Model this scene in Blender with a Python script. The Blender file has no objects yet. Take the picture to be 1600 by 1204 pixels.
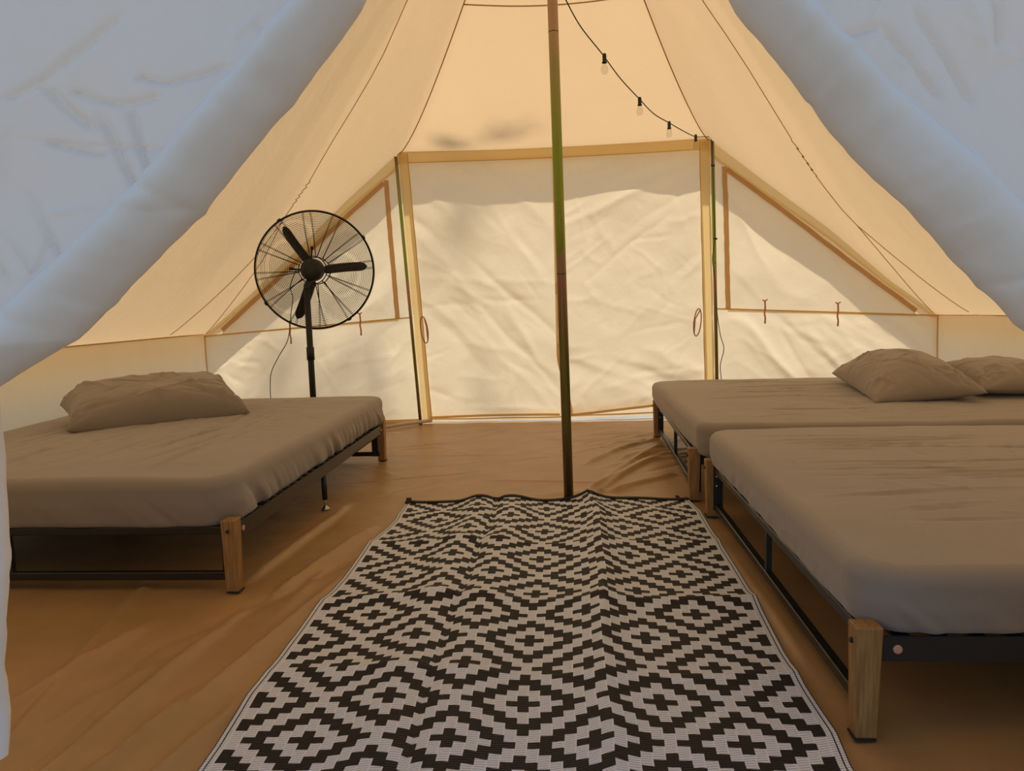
import bpy, bmesh, math, random
import numpy as np
from mathutils import Vector, Matrix

C = bpy.context.scene.collection
SC = bpy.context.scene
random.seed(7)

# ------------------------------------------------------------------ camera
cam_d = bpy.data.cameras.new('camera')
cam = bpy.data.objects.new('camera', cam_d); C.objects.link(cam)
yaw, pit, rol = math.radians(4.15), math.radians(6.43), .03
fw = Vector((-math.sin(yaw)*math.cos(pit), math.cos(yaw)*math.cos(pit), -math.sin(pit)))
r0 = Vector((math.cos(yaw), math.sin(yaw), 0)); u0 = r0.cross(fw)
cr = r0*math.cos(rol) - u0*math.sin(rol); cu = u0*math.cos(rol) + r0*math.sin(rol)
M = Matrix((cr, cu, -fw)).transposed().to_4x4(); M.translation = Vector((0, 0, .9))
cam.matrix_world = M
cam_d.sensor_width = 36; cam_d.lens = 1150/1600*36; cam_d.clip_start = .02
SC.camera = cam
# ------------------------------------------------------------------ light
SUN_EL, SUN_AZ = 62, 7            # sun behind the back wall, a touch to the right
wd = bpy.data.worlds.new('sky'); SC.world = wd; wd.use_nodes = True
nt = wd.node_tree; bg = nt.nodes['Background']
sk = nt.nodes.new('ShaderNodeTexSky'); sk.sky_type = 'NISHITA'; sk.sun_disc = False
sk.sun_elevation = math.radians(SUN_EL); sk.sun_rotation = math.radians(SUN_AZ)
sk.air_density = 1.0; sk.dust_density = 1.0
nt.links.new(sk.outputs[0], bg.inputs[0]); bg.inputs[1].default_value = .175
sl = bpy.data.lights.new('sun', 'SUN'); sl.energy = 5.3; sl.angle = math.radians(1.2); sl.color = (1, .95, .87)
sun = bpy.data.objects.new('sun', sl); C.objects.link(sun)
sd = Vector((math.sin(math.radians(SUN_AZ))*math.cos(math.radians(SUN_EL)), math.cos(math.radians(SUN_AZ))*math.cos(math.radians(SUN_EL)), math.sin(math.radians(SUN_EL))))
sun.rotation_euler = sd.to_track_quat('Z', 'Y').to_euler(); sun.location = (0, 12, 12)
vs = SC.view_settings; vs.view_transform = 'Standard'; vs.look = 'None'; vs.gamma = 1; vs.use_curve_mapping = False
vs.exposure = 0.06
SC.cycles.max_bounces = 14; SC.cycles.diffuse_bounces = 8; SC.cycles.transmission_bounces = 8

# ------------------------------------------------------------------ helpers
def lat(ix, iy, seed):
    h = (ix*374761393 + iy*668265263 + seed*974634777) & 0x7fffffff
    h = ((h ^ (h >> 13))*1274126177) & 0x7fffffff
    return ((h ^ (h >> 16)) & 0xffff)/65535.0
def vnoise(x, y, seed=0):
    x = np.asarray(x, float); y = np.asarray(y, float)
    x0 = np.floor(x).astype(np.int64); y0 = np.floor(y).astype(np.int64)
    fx = x-x0; fy = y-y0; fx = fx*fx*(3-2*fx); fy = fy*fy*(3-2*fy)
    a = lat(x0, y0, seed); b = lat(x0+1, y0, seed); c = lat(x0, y0+1, seed); d = lat(x0+1, y0+1, seed)
    return (a*(1-fx)+b*fx)*(1-fy) + (c*(1-fx)+d*fx)*fy - .5
def fbm(x, y, seed=0, o=4):
    s = 0; a = 1.
    for k in range(o): s = s + a*vnoise(x*2**k, y*2**k, seed+k*17); a *= .5
    return s
def ridged(x, y, seed=0): return 1-np.abs(2*vnoise(x, y, seed))*2
def creases(X, Y, n, box, ang, spread, ln, w, amp, seed):
    """random long fold lines: signed sum over the points X, Y"""
    rg = random.Random(seed); out = np.zeros(np.shape(X))
    for _ in range(n):
        cx = rg.uniform(box[0], box[1]); cy = rg.uniform(box[2], box[3])
        a = math.radians(ang+rg.gauss(0, spread)); L = ln*rg.uniform(.5, 1.3); ww = w*rg.uniform(.6, 1.5)
        dx = X-cx; dy = Y-cy; u = dx*math.cos(a)+dy*math.sin(a); v = -dx*math.sin(a)+dy*math.cos(a)
        v = v + .25*ww*np.sin(u/L*5+cx*9)
        out += rg.choice((-1, 1, 1))*rg.uniform(.5, 1)*amp*np.exp(-np.abs(v/ww)**1.5)*np.exp(-(u/L)**4)
    return out
def seg(X, Y, a, b, w, amp):
    dx, dy = b[0]-a[0], b[1]-a[1]; L = math.hypot(dx, dy); u = ((X-a[0])*dx+(Y-a[1])*dy)/L; v = (-(X-a[0])*dy+(Y-a[1])*dx)/L
    e = np.clip(np.minimum(u, L-u)/(.15*L)+.3, 0, 1)
    v = v+.15*w*np.sin(u/L*9)
    return amp*np.exp(-np.abs(v/w)**1.4)*e
def mesh(name, V, Fs, mat=None, parent=None, smooth=True, mats=None, fmat=None):
    me = bpy.data.meshes.new(name); me.from_pydata([tuple(map(float, v)) for v in V], [], Fs)
    for m in (mats or [mat]): me.materials.append(m)
    if fmat is not None: me.polygons.foreach_set('material_index', fmat)
    if smooth: me.polygons.foreach_set('use_smooth', [True]*len(me.polygons))
    me.update()
    o = bpy.data.objects.new(name, me); C.objects.link(o)
    if parent: o.parent = parent
    return o
def gridf(nv, nu, off=0, wrap=False):
    F = []
    for j in range(nv-1):
        for i in range(nu if wrap else nu-1):
            i2 = (i+1) % nu
            F.append((off+j*nu+i, off+j*nu+i2, off+(j+1)*nu+i2, off+(j+1)*nu+i))
    return F
def grid(name, P, mat, parent=None, **k):
    nv, nu = P.shape[:2]
    return mesh(name, P.reshape(-1, 3), gridf(nv, nu), mat, parent, **k)
class MB:
    def __init__(s): s.V = []; s.F = []
    def add(s, V, F):
        o = len(s.V); s.V += [tuple(v) for v in V]; s.F += [tuple(i+o for i in f) for f in F]; return s
    def box(s, a, b, taper=None):
        x0, y0, z0 = a; x1, y1, z1 = b
        V = [(x0,y0,z0),(x1,y0,z0),(x1,y1,z0),(x0,y1,z0),(x0,y0,z1),(x1,y0,z1),(x1,y1,z1),(x0,y1,z1)]
        return s.add(V, [(0,3,2,1),(4,5,6,7),(0,1,5,4),(1,2,6,5),(2,3,7,6),(3,0,4,7)])
    def tube(s, pts, r, n=8, cap=True, closed=False):
        pts = [Vector(p) for p in pts]; m = len(pts); V = []; up = None
        rs = r if isinstance(r, (list, tuple)) else [r]*m
        for k in range(m):
            if closed: t = pts[(k+1) % m]-pts[k-1]
            else: t = pts[min(k+1, m-1)]-pts[max(k-1, 0)]
            t.normalize()
            if up is None:
                up = Vector((0, 0, 1)) if abs(t.z) < .9 else Vector((1, 0, 0))
            a = t.cross(up).normalized(); b = a.cross(t); up = b
            for i in range(n):
                q = 2*math.pi*i/n; V.append(pts[k]+rs[k]*(a*math.cos(q)+b*math.sin(q)))
        F = gridf(m, n, 0, True)
        if closed:
            F += [((m-1)*n+i, (m-1)*n+(i+1) % n, (i+1) % n, i) for i in range(n)]
        elif cap: F += [tuple(range(n)), tuple((m-1)*n+i for i in range(n))[::-1]]
        return s.add(V, F)
    def lathe(s, prof, org=(0, 0, 0), ax=(0, 0, 1), n=24):
        ax = Vector(ax).normalized(); a = ax.orthogonal().normalized(); b = ax.cross(a); org = Vector(org); V = []
        for r, h in prof:
            for i in range(n):
                q = 2*math.pi*i/n; V.append(org+ax*h+r*(a*math.cos(q)+b*math.sin(q)))
        return s.add(V, gridf(len(prof), n, 0, True)+[tuple(range(n))[::-1], tuple((len(prof)-1)*n+i for i in range(n))])
    def ribbon(s, pts, sides, th, nrm):
        """flat strap: pts centre line, sides = half width vectors, th thickness along nrm"""
        nrm = Vector(nrm)*th; V = []
        for k, p in enumerate(pts):
            p = Vector(p); w = Vector(sides[k] if isinstance(sides, list) else sides)
            V += [p-w, p+w, p+w+nrm, p-w+nrm]
        m = len(pts)
        return s.add(V, gridf(m, 4, 0, True)+[(0, 1, 2, 3)[::-1], tuple((m-1)*4+i for i in range(4))])
    def build(s, name, mat, parent=None, smooth=False, bevel=0, seg=2):
        o = mesh(name, s.V, s.F, mat, parent, smooth)
        bm = bmesh.new(); bm.from_mesh(o.data); bmesh.ops.recalc_face_normals(bm, faces=bm.faces)
        if bevel: bmesh.ops.bevel(bm, geom=bm.edges[:], offset=bevel, segments=seg, affect='EDGES', profile=.5)
        bm.to_mesh(o.data); bm.free()
        return o
def sheet(pts, sides, name, mat, parent=None):
    V = []
    for k, p in enumerate(pts):
        p = Vector(p); w = Vector(sides[k] if isinstance(sides, list) else sides); V += [p-w, p+w]
    return mesh(name, V, gridf(len(pts), 2), mat, parent)
def tag(o, label=None, cat=None, group=None, kind=None):
    for k, v in (('label', label), ('category', cat), ('group', group), ('kind', kind)):
        if v: o[k] = v
    return o
def empty(name, loc=(0, 0, 0), rz=0):
    o = bpy.data.objects.new(name, None); C.objects.link(o); o.location = loc; o.rotation_euler = (0, 0, rz)
    o.empty_display_size = .1; return o
def copy_tree(o, parent=None):
    c = o.copy(); C.objects.link(c); c.parent = parent
    for ch in list(o.children): copy_tree(ch, c)
    return c
def smooth01(x, a, b): t = np.clip((x-a)/(b-a), 0, 1); return t*t*(3-2*t)

# ------------------------------------------------------------------ materials
def nodes(name):
    m = bpy.data.materials.new(name); m.use_nodes = True; t = m.node_tree
    return m, t, t.nodes['Principled BSDF'], t.nodes['Material Output']
def bump_noise(t, scale, dist, detail=4, stretch=None, strength=1):
    tc = t.nodes.new('ShaderNodeTexCoord'); n = t.nodes.new('ShaderNodeTexNoise'); n.inputs['Scale'].default_value = scale
    n.inputs['Detail'].default_value = detail
    src = tc.outputs['Object']
    if stretch:
        mp = t.nodes.new('ShaderNodeMapping'); mp.inputs['Scale'].default_value = stretch; t.links.new(src, mp.inputs[0]); src = mp.outputs[0]
    t.links.new(src, n.inputs['Vector'])
    b = t.nodes.new('ShaderNodeBump'); b.inputs['Distance'].default_value = dist; b.inputs['Strength'].default_value = strength
    t.links.new(n.outputs['Fac'], b.inputs['Height'])
    return b, n
def ramp(t, src, stops):
    r = t.nodes.new('ShaderNodeValToRGB'); e = r.color_ramp.elements
    while len(e) < len(stops): e.new(.5)
    for k, (p, c) in enumerate(stops): e[k].position = p; e[k].color = (*c, 1)
    t.links.new(src, r.inputs[0]); return r
def canvas(name, refl, trans, fac, bump=.0015, var=.06):
    m, t, p, out = nodes(name); t.nodes.remove(p)
    d = t.nodes.new('ShaderNodeBsdfDiffuse'); tr = t.nodes.new('ShaderNodeBsdfTranslucent'); mx = t.nodes.new('ShaderNodeMixShader')
    b, n = bump_noise(t, 9, bump*4, 6)
    n2 = t.nodes.new('ShaderNodeTexNoise'); n2.inputs['Scale'].default_value = 2.2; n2.inputs['Detail'].default_value = 5
    tc = t.nodes.new('ShaderNodeTexCoord'); t.links.new(tc.outputs['Object'], n2.inputs['Vector'])
    rr = ramp(t, n2.outputs['Fac'], [(.3, tuple(c*(1-var) for c in refl)), (.7, refl)])
    rt = ramp(t, n2.outputs['Fac'], [(.3, tuple(c*(1-var) for c in trans)), (.7, trans)])
    t.links.new(rr.outputs[0], d.inputs[0]); t.links.new(rt.outputs[0], tr.inputs[0])
    t.links.new(b.outputs[0], d.inputs['Normal']); t.links.new(b.outputs[0], tr.inputs['Normal'])
    mx.inputs[0].default_value = fac; t.links.new(d.outputs[0], mx.inputs[1]); t.links.new(tr.outputs[0], mx.inputs[2])
    t.links.new(mx.outputs[0], out.inputs[0]); return m
def plain(name, col, rough=.6, metal=0, bump=None, var=None, sheen=0):
    m, t, p, out = nodes(name)
    p.inputs['Base Color'].default_value = (*col, 1); p.inputs['Roughness'].default_value = rough; p.inputs['Metallic'].default_value = metal
    if sheen: p.inputs['Sheen Weight'].default_value = sheen
    if bump:
        b, n = bump_noise(t, *bump); t.links.new(b.outputs[0], p.inputs['Normal'])
        if var:
            r = ramp(t, n.outputs['Fac'], [(.3, tuple(c*(1-var) for c in col)), (.7, tuple(min(1, c*(1+var)) for c in col))])
            t.links.new(r.outputs[0], p.inputs['Base Color'])
    return m
ROOF = canvas('roof_canvas', (.80, .66, .47), (.80, .54, .27), .36, var=.03)
WALL = canvas('wall_canvas', (.86, .76, .60), (.95, .79, .52), .41, var=.03)
FLAP = canvas('flap_canvas', (.86, .855, .84), (.84, .72, .54), .15, var=.02)
TAPE = canvas('tan_tape', (.62, .42, .18), (.80, .52, .20), .40)
BAND = canvas('reinforcement_canvas', (.80, .62, .32), (.90, .66, .30), .40, var=.03)
EDGEB = canvas('edge_canvas', (.80, .68, .42), (.92, .74, .42), .42, var=.03)
ZIPT = canvas('zip_tape', (.60, .37, .18), (.78, .50, .24), .32)
SEAM = canvas('seam_thread', (.62, .43, .22), (.6, .40, .18), .3)
TIE = plain('tie_cord', (.50, .22, .13), .9)
FLOOR = plain('groundsheet', (.36, .212, .088), .42, bump=(5, .006, 6), var=.08)
SAND = plain('pale_ground', (.23, .22, .19), .95, bump=(3, .02, 6), var=.15)
SHEET = plain('taupe_sheet', (.265, .22, .178), .85, bump=(60, .0006, 3), sheen=.3)
BLACK = plain('black_metal', (.012, .012, .013), .45)
RAILM = plain('black_rail', (.014, .013, .012), .32)
WOODM, t_, p_, _o = nodes('oak_leg')
tc = t_.nodes.new('ShaderNodeTexCoord'); mp = t_.nodes.new('ShaderNodeMapping'); mp.inputs['Scale'].default_value = (60, 60, 5)
nz = t_.nodes.new('ShaderNodeTexNoise'); nz.inputs['Scale'].default_value = 2.5; nz.inputs['Detail'].default_value = 6
t_.links.new(tc.outputs['Object'], mp.inputs[0]); t_.links.new(mp.outputs[0], nz.inputs['Vector'])
rw = ramp(t_, nz.outputs['Fac'], [(.3, (.20, .095, .025)), (.55, (.31, .16, .05)), (.75, (.38, .21, .075))])
t_.links.new(rw.outputs[0], p_.inputs['Base Color']); p_.inputs['Roughness'].default_value = .5
STEEL = plain('steel', (.45, .43, .40), .35, 1)
COPPER = plain('copper_cap', (.55, .30, .19), .5)
FANB = plain('fan_black', (.006, .006, .007), .6)
CABLE = plain('black_cable', (.02, .018, .015), .6)
PALE = plain('pale_tube', (.55, .47, .38), .6)
POLE, t_, p_, _o = nodes('zinc_pole')           # yellow-zinc plated tube with green and pink sheen
tc = t_.nodes.new('ShaderNodeTexCoord'); nz = t_.nodes.new('ShaderNodeTexNoise'); nz.inputs['Scale'].default_value = 6; nz.inputs['Detail'].default_value = 3
sp_ = t_.nodes.new('ShaderNodeSeparateXYZ'); t_.links.new(tc.outputs['Object'], sp_.inputs[0]); t_.links.new(tc.outputs['Object'], nz.inputs['Vector'])
m1_ = t_.nodes.new('ShaderNodeMath'); m1_.operation = 'MULTIPLY_ADD'; m1_.inputs[1].default_value = 1/3.1; t_.links.new(sp_.outputs[2], m1_.inputs[0])
m2n = t_.nodes.new('ShaderNodeMath'); m2n.operation = 'MULTIPLY_ADD'; m2n.inputs[1].default_value = .08; m2n.inputs[2].default_value = -.04; t_.links.new(nz.outputs['Fac'], m2n.inputs[0]); t_.links.new(m2n.outputs[0], m1_.inputs[2])
rw = ramp(t_, m1_.outputs[0], [(0, (.26, .20, .11)), (.20, (.30, .29, .08)), (.28, (.42, .30, .14)), (.325, (.48, .26, .19)), (.36, (.26, .30, .05)), (.50, (.24, .30, .05)), (.60, (.33, .29, .13)), (.67, (.44, .29, .20)), (1, (.44, .32, .16))])
t_.links.new(rw.outputs[0], p_.inputs['Base Color']); p_.inputs['Roughness'].default_value = .38; p_.inputs['Metallic'].default_value = .85
BULB, t_, p_, _o = nodes('clear_bulb')
p_.inputs['Transmission Weight'].default_value = 1; p_.inputs['Roughness'].default_value = .02; p_.inputs['IOR'].default_value = 1.03

# ------------------------------------------------------------------ shell
YB, YF, PX, PY = 5.55, .95, 0.0, 3.21
APEX = Vector((0, PY, 3.11))
# eave outline, counter-clockwise from back left door pole: (x, y, z, sag)
right = [(1.08, YB, 2.03, .13), (1.49, YB, 1.70, .13), (1.94, YB, 1.35, .11), (2.35, YB, .99, .09), (2.70, YB, .715, .08),
         (2.73, 5.10, .73, .10), (2.75, 4.4, .73, .16), (2.75, 3.8, .73, .20), (2.75, PY, .73, .20)]
left = [(-1.20, YB, 2.03, .13), (-1.60, YB, 1.71, .13), (-2.0, YB, 1.36, .11), (-2.42, YB, 1.0, .09), (-2.79, YB, .72, .08),
        (-2.78, 4.95, .73, .10), (-2.78, 4.4, .73, .16), (-2.78, 3.8, .73, .20), (-2.78, PY, .73, .20)]
def fold(p): # the front half mirrors the back half
    return (p[0], PY-(p[1]-PY)*(PY-YF)/(YB-PY), p[2], p[3])
back = [(-1.20+2.28*k/12, YB, 2.03-.012*math.sin(math.pi*k/12), .13+.03*math.sin(math.pi*k/12)) for k in range(1, 12)]
outline = right + [fold(p) for p in right[:-1]][::-1] + [fold(p) for p in back[::-1]] + [fold(p) for p in left[:-1]] + left[::-1] + back
def densify(o, m=4):
    out = []
    for a, b in zip(o, o[1:]+o[:1]):
        L = math.hypot(a[0]-b[0], a[1]-b[1]); k = max(1, round(L/.09))
        for i in range(k): t = i/k; out.append(tuple(a[j]*(1-t)+b[j]*t for j in range(4)))
    return out
dense = densify(outline)
def roof_pt(e, t):
    x, y, z, s = e
    X = x*(1-t)+APEX.x*t; Yy = y*(1-t)+APEX.y*t
    d = s*4*(t**.75)*(1-t)**1.3*1.05
    return Vector((X, Yy, z*(1-t)+APEX.z*t-d))
NT = 44
P = np.zeros((NT, len(dense)+1, 3))
for i in range(len(dense)+1):
    e = dense[i % len(dense)]
    for j in range(NT): P[j, i] = roof_pt(e, j/(NT-1)*.9995)
X, Y = P[..., 0], P[..., 1]
edge = np.linspace(0, 1, NT)[:, None]
P[..., 2] += (fbm(X*1.1, Y*1.1, 3, 2)*.016 + fbm(X*4, Y*4, 5, 2)*.0015)*np.minimum(1, edge*8)*(1-edge)
root = tag(grid('ceiling', P, ROOF), 'cream canvas tent roof rising to the centre pole', None, None, 'structure')
# eave overhang beyond the back and side walls
hang = densify(left[::-1][:0] + [left[k] for k in range(8, -1, -1)] + back + right)
hang = hang[:-1]
hp = []
hi = [right[-1]]
lst = [left[8-k] for k in range(9)] + back + right
fine = []
for a, b in zip(lst, lst[1:]):
    k = max(1, round(math.hypot(a[0]-b[0], a[1]-b[1])/.12))
    for i in range(k): t = i/k; fine.append(tuple(a[j]*(1-t)+b[j]*t for j in range(4)))
fine.append(lst[-1])
Q = np.zeros((3, len(fine), 3))
for i, (x, y, z, s) in enumerate(fine):
    for j, q in enumerate((0, .5, 1)):
        if y > YB-.02: Q[j, i] = (x, y+.175*q, z-.05*q+.008*math.sin(x*5)*q)
        else: Q[j, i] = (x+math.copysign(.2, x)*q, y, z-.10*q)
grid('eave_overhang', Q, ROOF, root)
# roof seams
def seam_line(e, t0, t1, n=40, zig=None, off=.012):
    pts = []
    for k in range(n+1):
        t = t0+(t1-t0)*k/n; p = roof_pt(e, t); q = fbm(np.array(p.x*1.1), np.array(p.y*1.1), 3, 2)
        p.z += float(q)*.016*min(1, t*8)*(1-t)-off
        if zig and zig[0] < t < zig[1]: p.y += .012*math.sin(k*2.1)
        pts.append(p)
    return pts
BL, BR = left[0], right[0]
for e in (BL, BR, fold(BL), fold(BR)): MB().tube(seam_line(e, .0, .99), .0040, 6).build('seam', SEAM, root, True)
from mathutils.bvhtree import BVHTree
_dg = bpy.context.evaluated_depsgraph_get()
_bv = BVHTree.FromPolygons([v.co for v in root.data.vertices], [tuple(p.vertices) for p in root.data.polygons])
def under_roof(x, y, off=.008, fb=None):
    h = _bv.ray_cast(Vector((x, y, 0)), Vector((0, 0, 1)))
    return Vector((x, y, (h[0].z if h[0] else fb)-off))
SEAMS = [
 [(-.55, 3.62, 0), (-.751, 3.84, 0), (-.837, 3.94, 0), (-.923, 4.04, 0), (-1.02, 4.13, 0), (-1.119, 4.21, 0), (-1.221, 4.29, 0), (-1.326, 4.37, 0), (-1.443, 4.47, 0), (-1.543, 4.56, 1), (-1.626, 4.62, 1), (-1.698, 4.67, 1), (-1.80, 4.74, 0), (-1.912, 4.81, 0), (-2.06, 4.88, 0), (-2.216, 4.90, 0), (-2.378, 4.91, 0), (-2.556, 4.92, 0), (-2.75, 4.95, 0)],
 [(-2.768, 5.53, 0), (-2.522, 5.35, 0), (-2.28, 5.18, 0), (-2.065, 5.02, 0), (-1.91, 4.86, 0), (-1.80, 4.74, 0)],
 [(.55, 3.74, 0), (.74, 3.96, 0), (.875, 4.07, 0), (1.021, 4.2, 0), (1.184, 4.36, 0), (1.363, 4.54, 1), (1.469, 4.64, 1), (1.553, 4.72, 1), (1.639, 4.79, 0), (1.774, 4.89, 0), (1.894, 4.95, 0), (2.073, 4.99, 0), (2.241, 5.01, 0), (2.461, 5.05, 0), (2.70, 5.1, 0)],
 [(1.894, 4.95, 0), (2.066, 5.07, 0), (2.248, 5.2, 0), (2.456, 5.36, 0), (2.67, 5.53, 0)]]
for q, ln in enumerate(SEAMS + [[(x, 2*PY-y, k) for x, y, k in ln] for ln in SEAMS]):
    pts = []; n_ = 0
    for (xa, ya, ka), (xb, yb_, kb) in zip(ln, ln[1:]):
        for i in range(10):
            t = i/10; x = xa+(xb-xa)*t; y = ya+(yb_-ya)*t; w_ = (.030*((n_*.26) % 1-.5) if ka and kb else 0); n_ += 1
            pts.append(under_roof(x+w_, y+w_*.3, .006, .75))
    MB().tube(pts, .0024, 5).build('seam', SEAM, root, True)
ringp = [roof_pt((-1.20+2.28*k/16, YB, 2.03, .13), .575) for k in range(17)]
MB().tube([under_roof(p.x, p.y) for p in ringp], .004, 5).build('seam', SEAM, root, True)

# ---- back wall -------------------------------------------------------------
def yb(x, z):   # relief of the stretched canvas in the back plane
    x = np.asarray(x, float); z = np.asarray(z, float)
    return YB + fbm(x*.9+5, z*.9, 11)*.05 + (ridged((x+z)*1.1+fbm(x, z, 2)*.5, (x-z)*.5, 13)-.2)*.010
def crum(X, Z, seed, n=40, ang=-35, spread=30, amp=.006, box=None):
    box = box or (X.min(), X.max(), Z.min(), Z.max())
    return creases(X, Z, n, box, ang, spread, .22, .02, amp, seed)+creases(X, Z, n*2, box, ang+40, 70, .07, .008, amp*.35, seed+1)
def zseam(x): return .81-.095*(abs(x)-1.13)/1.57
def zroof(x):
    if x >= 0: pts = [(1.08, 2.03), (1.49, 1.70), (1.94, 1.35), (2.35, .99), (2.70, .715)]
    else: pts = [(1.20, 2.03), (1.60, 1.71), (2.0, 1.36), (2.42, 1.0), (2.79, .72)]
    return float(np.interp(abs(x), [p[0] for p in pts], [p[1] for p in pts]))
def door_x(side, z): # pole line
    return (-1.105-.100*z/2.03) if side < 0 else (1.125-.045*z/2.03)
wb = tag(empty('wall_back', (0, YB, 0)), 'cream canvas back wall glowing with sun from outside', None, None, 'structure')
def inp(o, parent): # parent keeping world coordinates for parts modelled in world space
    o.parent = parent; o.matrix_parent_inverse = Matrix.Translation(parent.location).inverted(); return o
for side, cx in ((1, 2.70), (-1, 2.79)):
    # lower panel
    nu, nv = 110, 50; P = np.zeros((nv, nu, 3))
    for j in range(nv):
        for i in range(nu):
            u = i/(nu-1); v = j/(nv-1); z0 = 0.0
            xi = abs(door_x(side, v*.81))-.02; x = side*(xi+(cx+.01-xi)*u); z = z0+(zseam(x)-z0)*v
            P[j, i] = (x, 0, z)
    X, Z = P[..., 0], P[..., 2]
    P[..., 1] = yb(X, Z) + .02*np.sin(np.pi*np.minimum(1, Z/.8))
    if side > 0:
        P[..., 1] += creases(X, Z, 16, (1.2, 2.8, -.1, .8), -42, 7, .55, .032, .021, 21)+crum(X, Z, 31, 30)
    else:
        P[..., 1] += crum(X, Z, 41, 34, 60, 30, .007)+creases(X, Z, 14, (-2.8, -2.3, .35, .8), -20, 25, .14, .014, .010, 44)
    ef = np.minimum(1, np.linspace(1, 0, nv)[:, None]*10)*np.minimum(1, np.linspace(1, 0, nu)[None]*12)
    P[..., 1] = yb(X, Z)*(1-ef)+P[..., 1]*ef
    if side < 0: P = P[:, ::-1]
    inp(grid('wall_panel', P, WALL), wb)
    # upper surround, between the window tapes and the pole/roof edges
    n = 30
    Ti = (1.178 if side > 0 else 1.292, 1.82); Bi = (1.205 if side > 0 else 1.262, .805); Ri = (2.56 if side > 0 else 2.66, zseam(2.56)+.01)
    Bo = (abs(door_x(side, .81)), zseam(1.13)); To = (1.08 if side > 0 else 1.20, 2.03); Ro = (cx, .717)
    inner = [(Bi[0]+(Ti[0]-Bi[0])*k/n, Bi[1]+(Ti[1]-Bi[1])*k/n) for k in range(n)] + [(Ti[0]+(Ri[0]-Ti[0])*k/n, Ti[1]+(Ri[1]-Ti[1])*k/n) for k in range(n+1)]
    outer = [(Bo[0]+(To[0]-Bo[0])*k/n, Bo[1]+(To[1]-Bo[1])*k/n) for k in range(n)] + [(To[0]+(Ro[0]-To[0])*k/n, 0) for k in range(n+1)]
    outer = [(x-.02, z+.02*(k == 0)) if k < n else (x, zroof(side*x)-(.085*(1-(k-n)/n)+.03)*.8) for k, (x, z) in enumerate(outer)]
    P = np.zeros((5, 2*n+1, 3))
    for k in range(2*n+1):
        for j in range(5):
            q = j/4; x = inner[k][0]*(1-q)+outer[k][0]*q; z = inner[k][1]*(1-q)+outer[k][1]*q
            P[j, k] = (side*x, float(yb(side*x, z)), z)
    if side > 0: P = P[::-1]
    inp(grid('wall_surround', P, WALL), wb)
    # window panel: triangle filled as a fan of rows
    w = tag(empty('window_1' if side < 0 else 'window_2', (side*1.7, YB, .8)),
            'triangular canvas window with brown zip tape %s' % ('behind the standing fan' if side < 0 else 'above the far right bed'), None, None, 'structure')
    nu, nv = 70, 50; P = np.zeros((nv, nu, 3))
    for j in range(nv):
        v = j/(nv-1)*.985
        xa = Bi[0]+(Ti[0]-Bi[0])*v; xb = Ri[0]+(Ti[0]-Ri[0])*v
        for i in range(nu):
            u = i/(nu-1); za = Bi[1]+(Ti[1]-Bi[1])*v; zb = Ri[1]+(Ti[1]-Ri[1])*v
            P[j, i] = (side*(xa+(xb-xa)*u), 0, za+(zb-za)*u)
    P[0, :, 2] -= .02; X, Z = P[..., 0], P[..., 2]; ef = np.minimum(1, np.minimum(np.linspace(0, 1, nu), np.linspace(1, 0, nu))*9)[None]*np.minimum(1, np.linspace(0, 1, nv)*9)[:, None]
    P[..., 1] = yb(X, Z)+ef*creases(X, Z, 9, (X.min(), X.max(), .8, 1.6), -50*side, 10, .45, .04, .010, 61+side)
    if side < 0: P = P[:, ::-1]
    inp(grid('window_panel', P, WALL), w)
    def tape(a, b, wd, mat, name, par, n=24, lift=.016, th=.003):
        a = Vector((side*a[0], 0, a[1])); b = Vector((side*b[0], 0, b[1])); d = (b-a).normalized(); s = Vector((d.z, 0, -d.x))*wd/2
        pts = []; sd_ = []
        for k in range(n+1):
            p = a.lerp(b, k/n); p.y = float(yb(p.x, p.z))-lift; p += s*.05*math.sin(k*1.7)
            pts.append(p); sd_.append(s*(1+.05*math.sin(k*2.3+wd*50)))
        return inp(sheet(pts, sd_, name, mat), par)
    tape(Bi, (Ti[0]+.003, Ti[1]+.01), .036, ZIPT, 'zip_tape', w)
    tape((Ti[0]+.02, Ti[1]-.01), (Ri[0]-.02, Ri[1]+.02), .034, ZIPT, 'zip_tape', w)
    for tx, tz in (((1.465, .856), (1.986, .822)) if side > 0 else ((1.548, .849), (2.092, .80))):
        m = MB(); y_ = float(yb(side*tx, tz))-.03
        m.tube([(side*tx+d, y_, tz-h) for d, h in ((0, 0), (.003, .05), (-.002, .09), (.004, .125), (.002, .165))], .006, 6)
        m.tube([(side*tx-.018, y_, tz+.008), (side*tx, y_-.003, tz), (side*tx+.018, y_, tz+.010)], .005, 6)
        inp(m.build('toggle_tie', TIE, None, True), w)
    # seams on the wall
    tape((Bo[0], zseam(1.13)), (cx, zseam(cx)), .012, TAPE, 'seam_tape', wb, 30, .018)
    tape((cx-.01, .715), (cx-.01, .02), .011, TAPE, 'seam_tape', wb, 12, .02)
    tape((Bo[0]-.01, .012), (cx, .012), .026, TAPE, 'hem_tape', wb, 20, .012)
    # tan reinforcement below the slanted roof edge
    a = np.zeros((2, 31, 3))
    for k in range(31):
        x = To[0]+(Ro[0]-To[0])*k/30; zr = zroof(side*x); wd_ = .085*(1-k/30)+.03
        for j in range(2):
            z = zr-.004-j*wd_; a[j, k] = (side*x, float(yb(side*x, z))-.010, max(z, zseam(x)))
    inp(grid('edge_band', a, EDGEB), wb)

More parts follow.
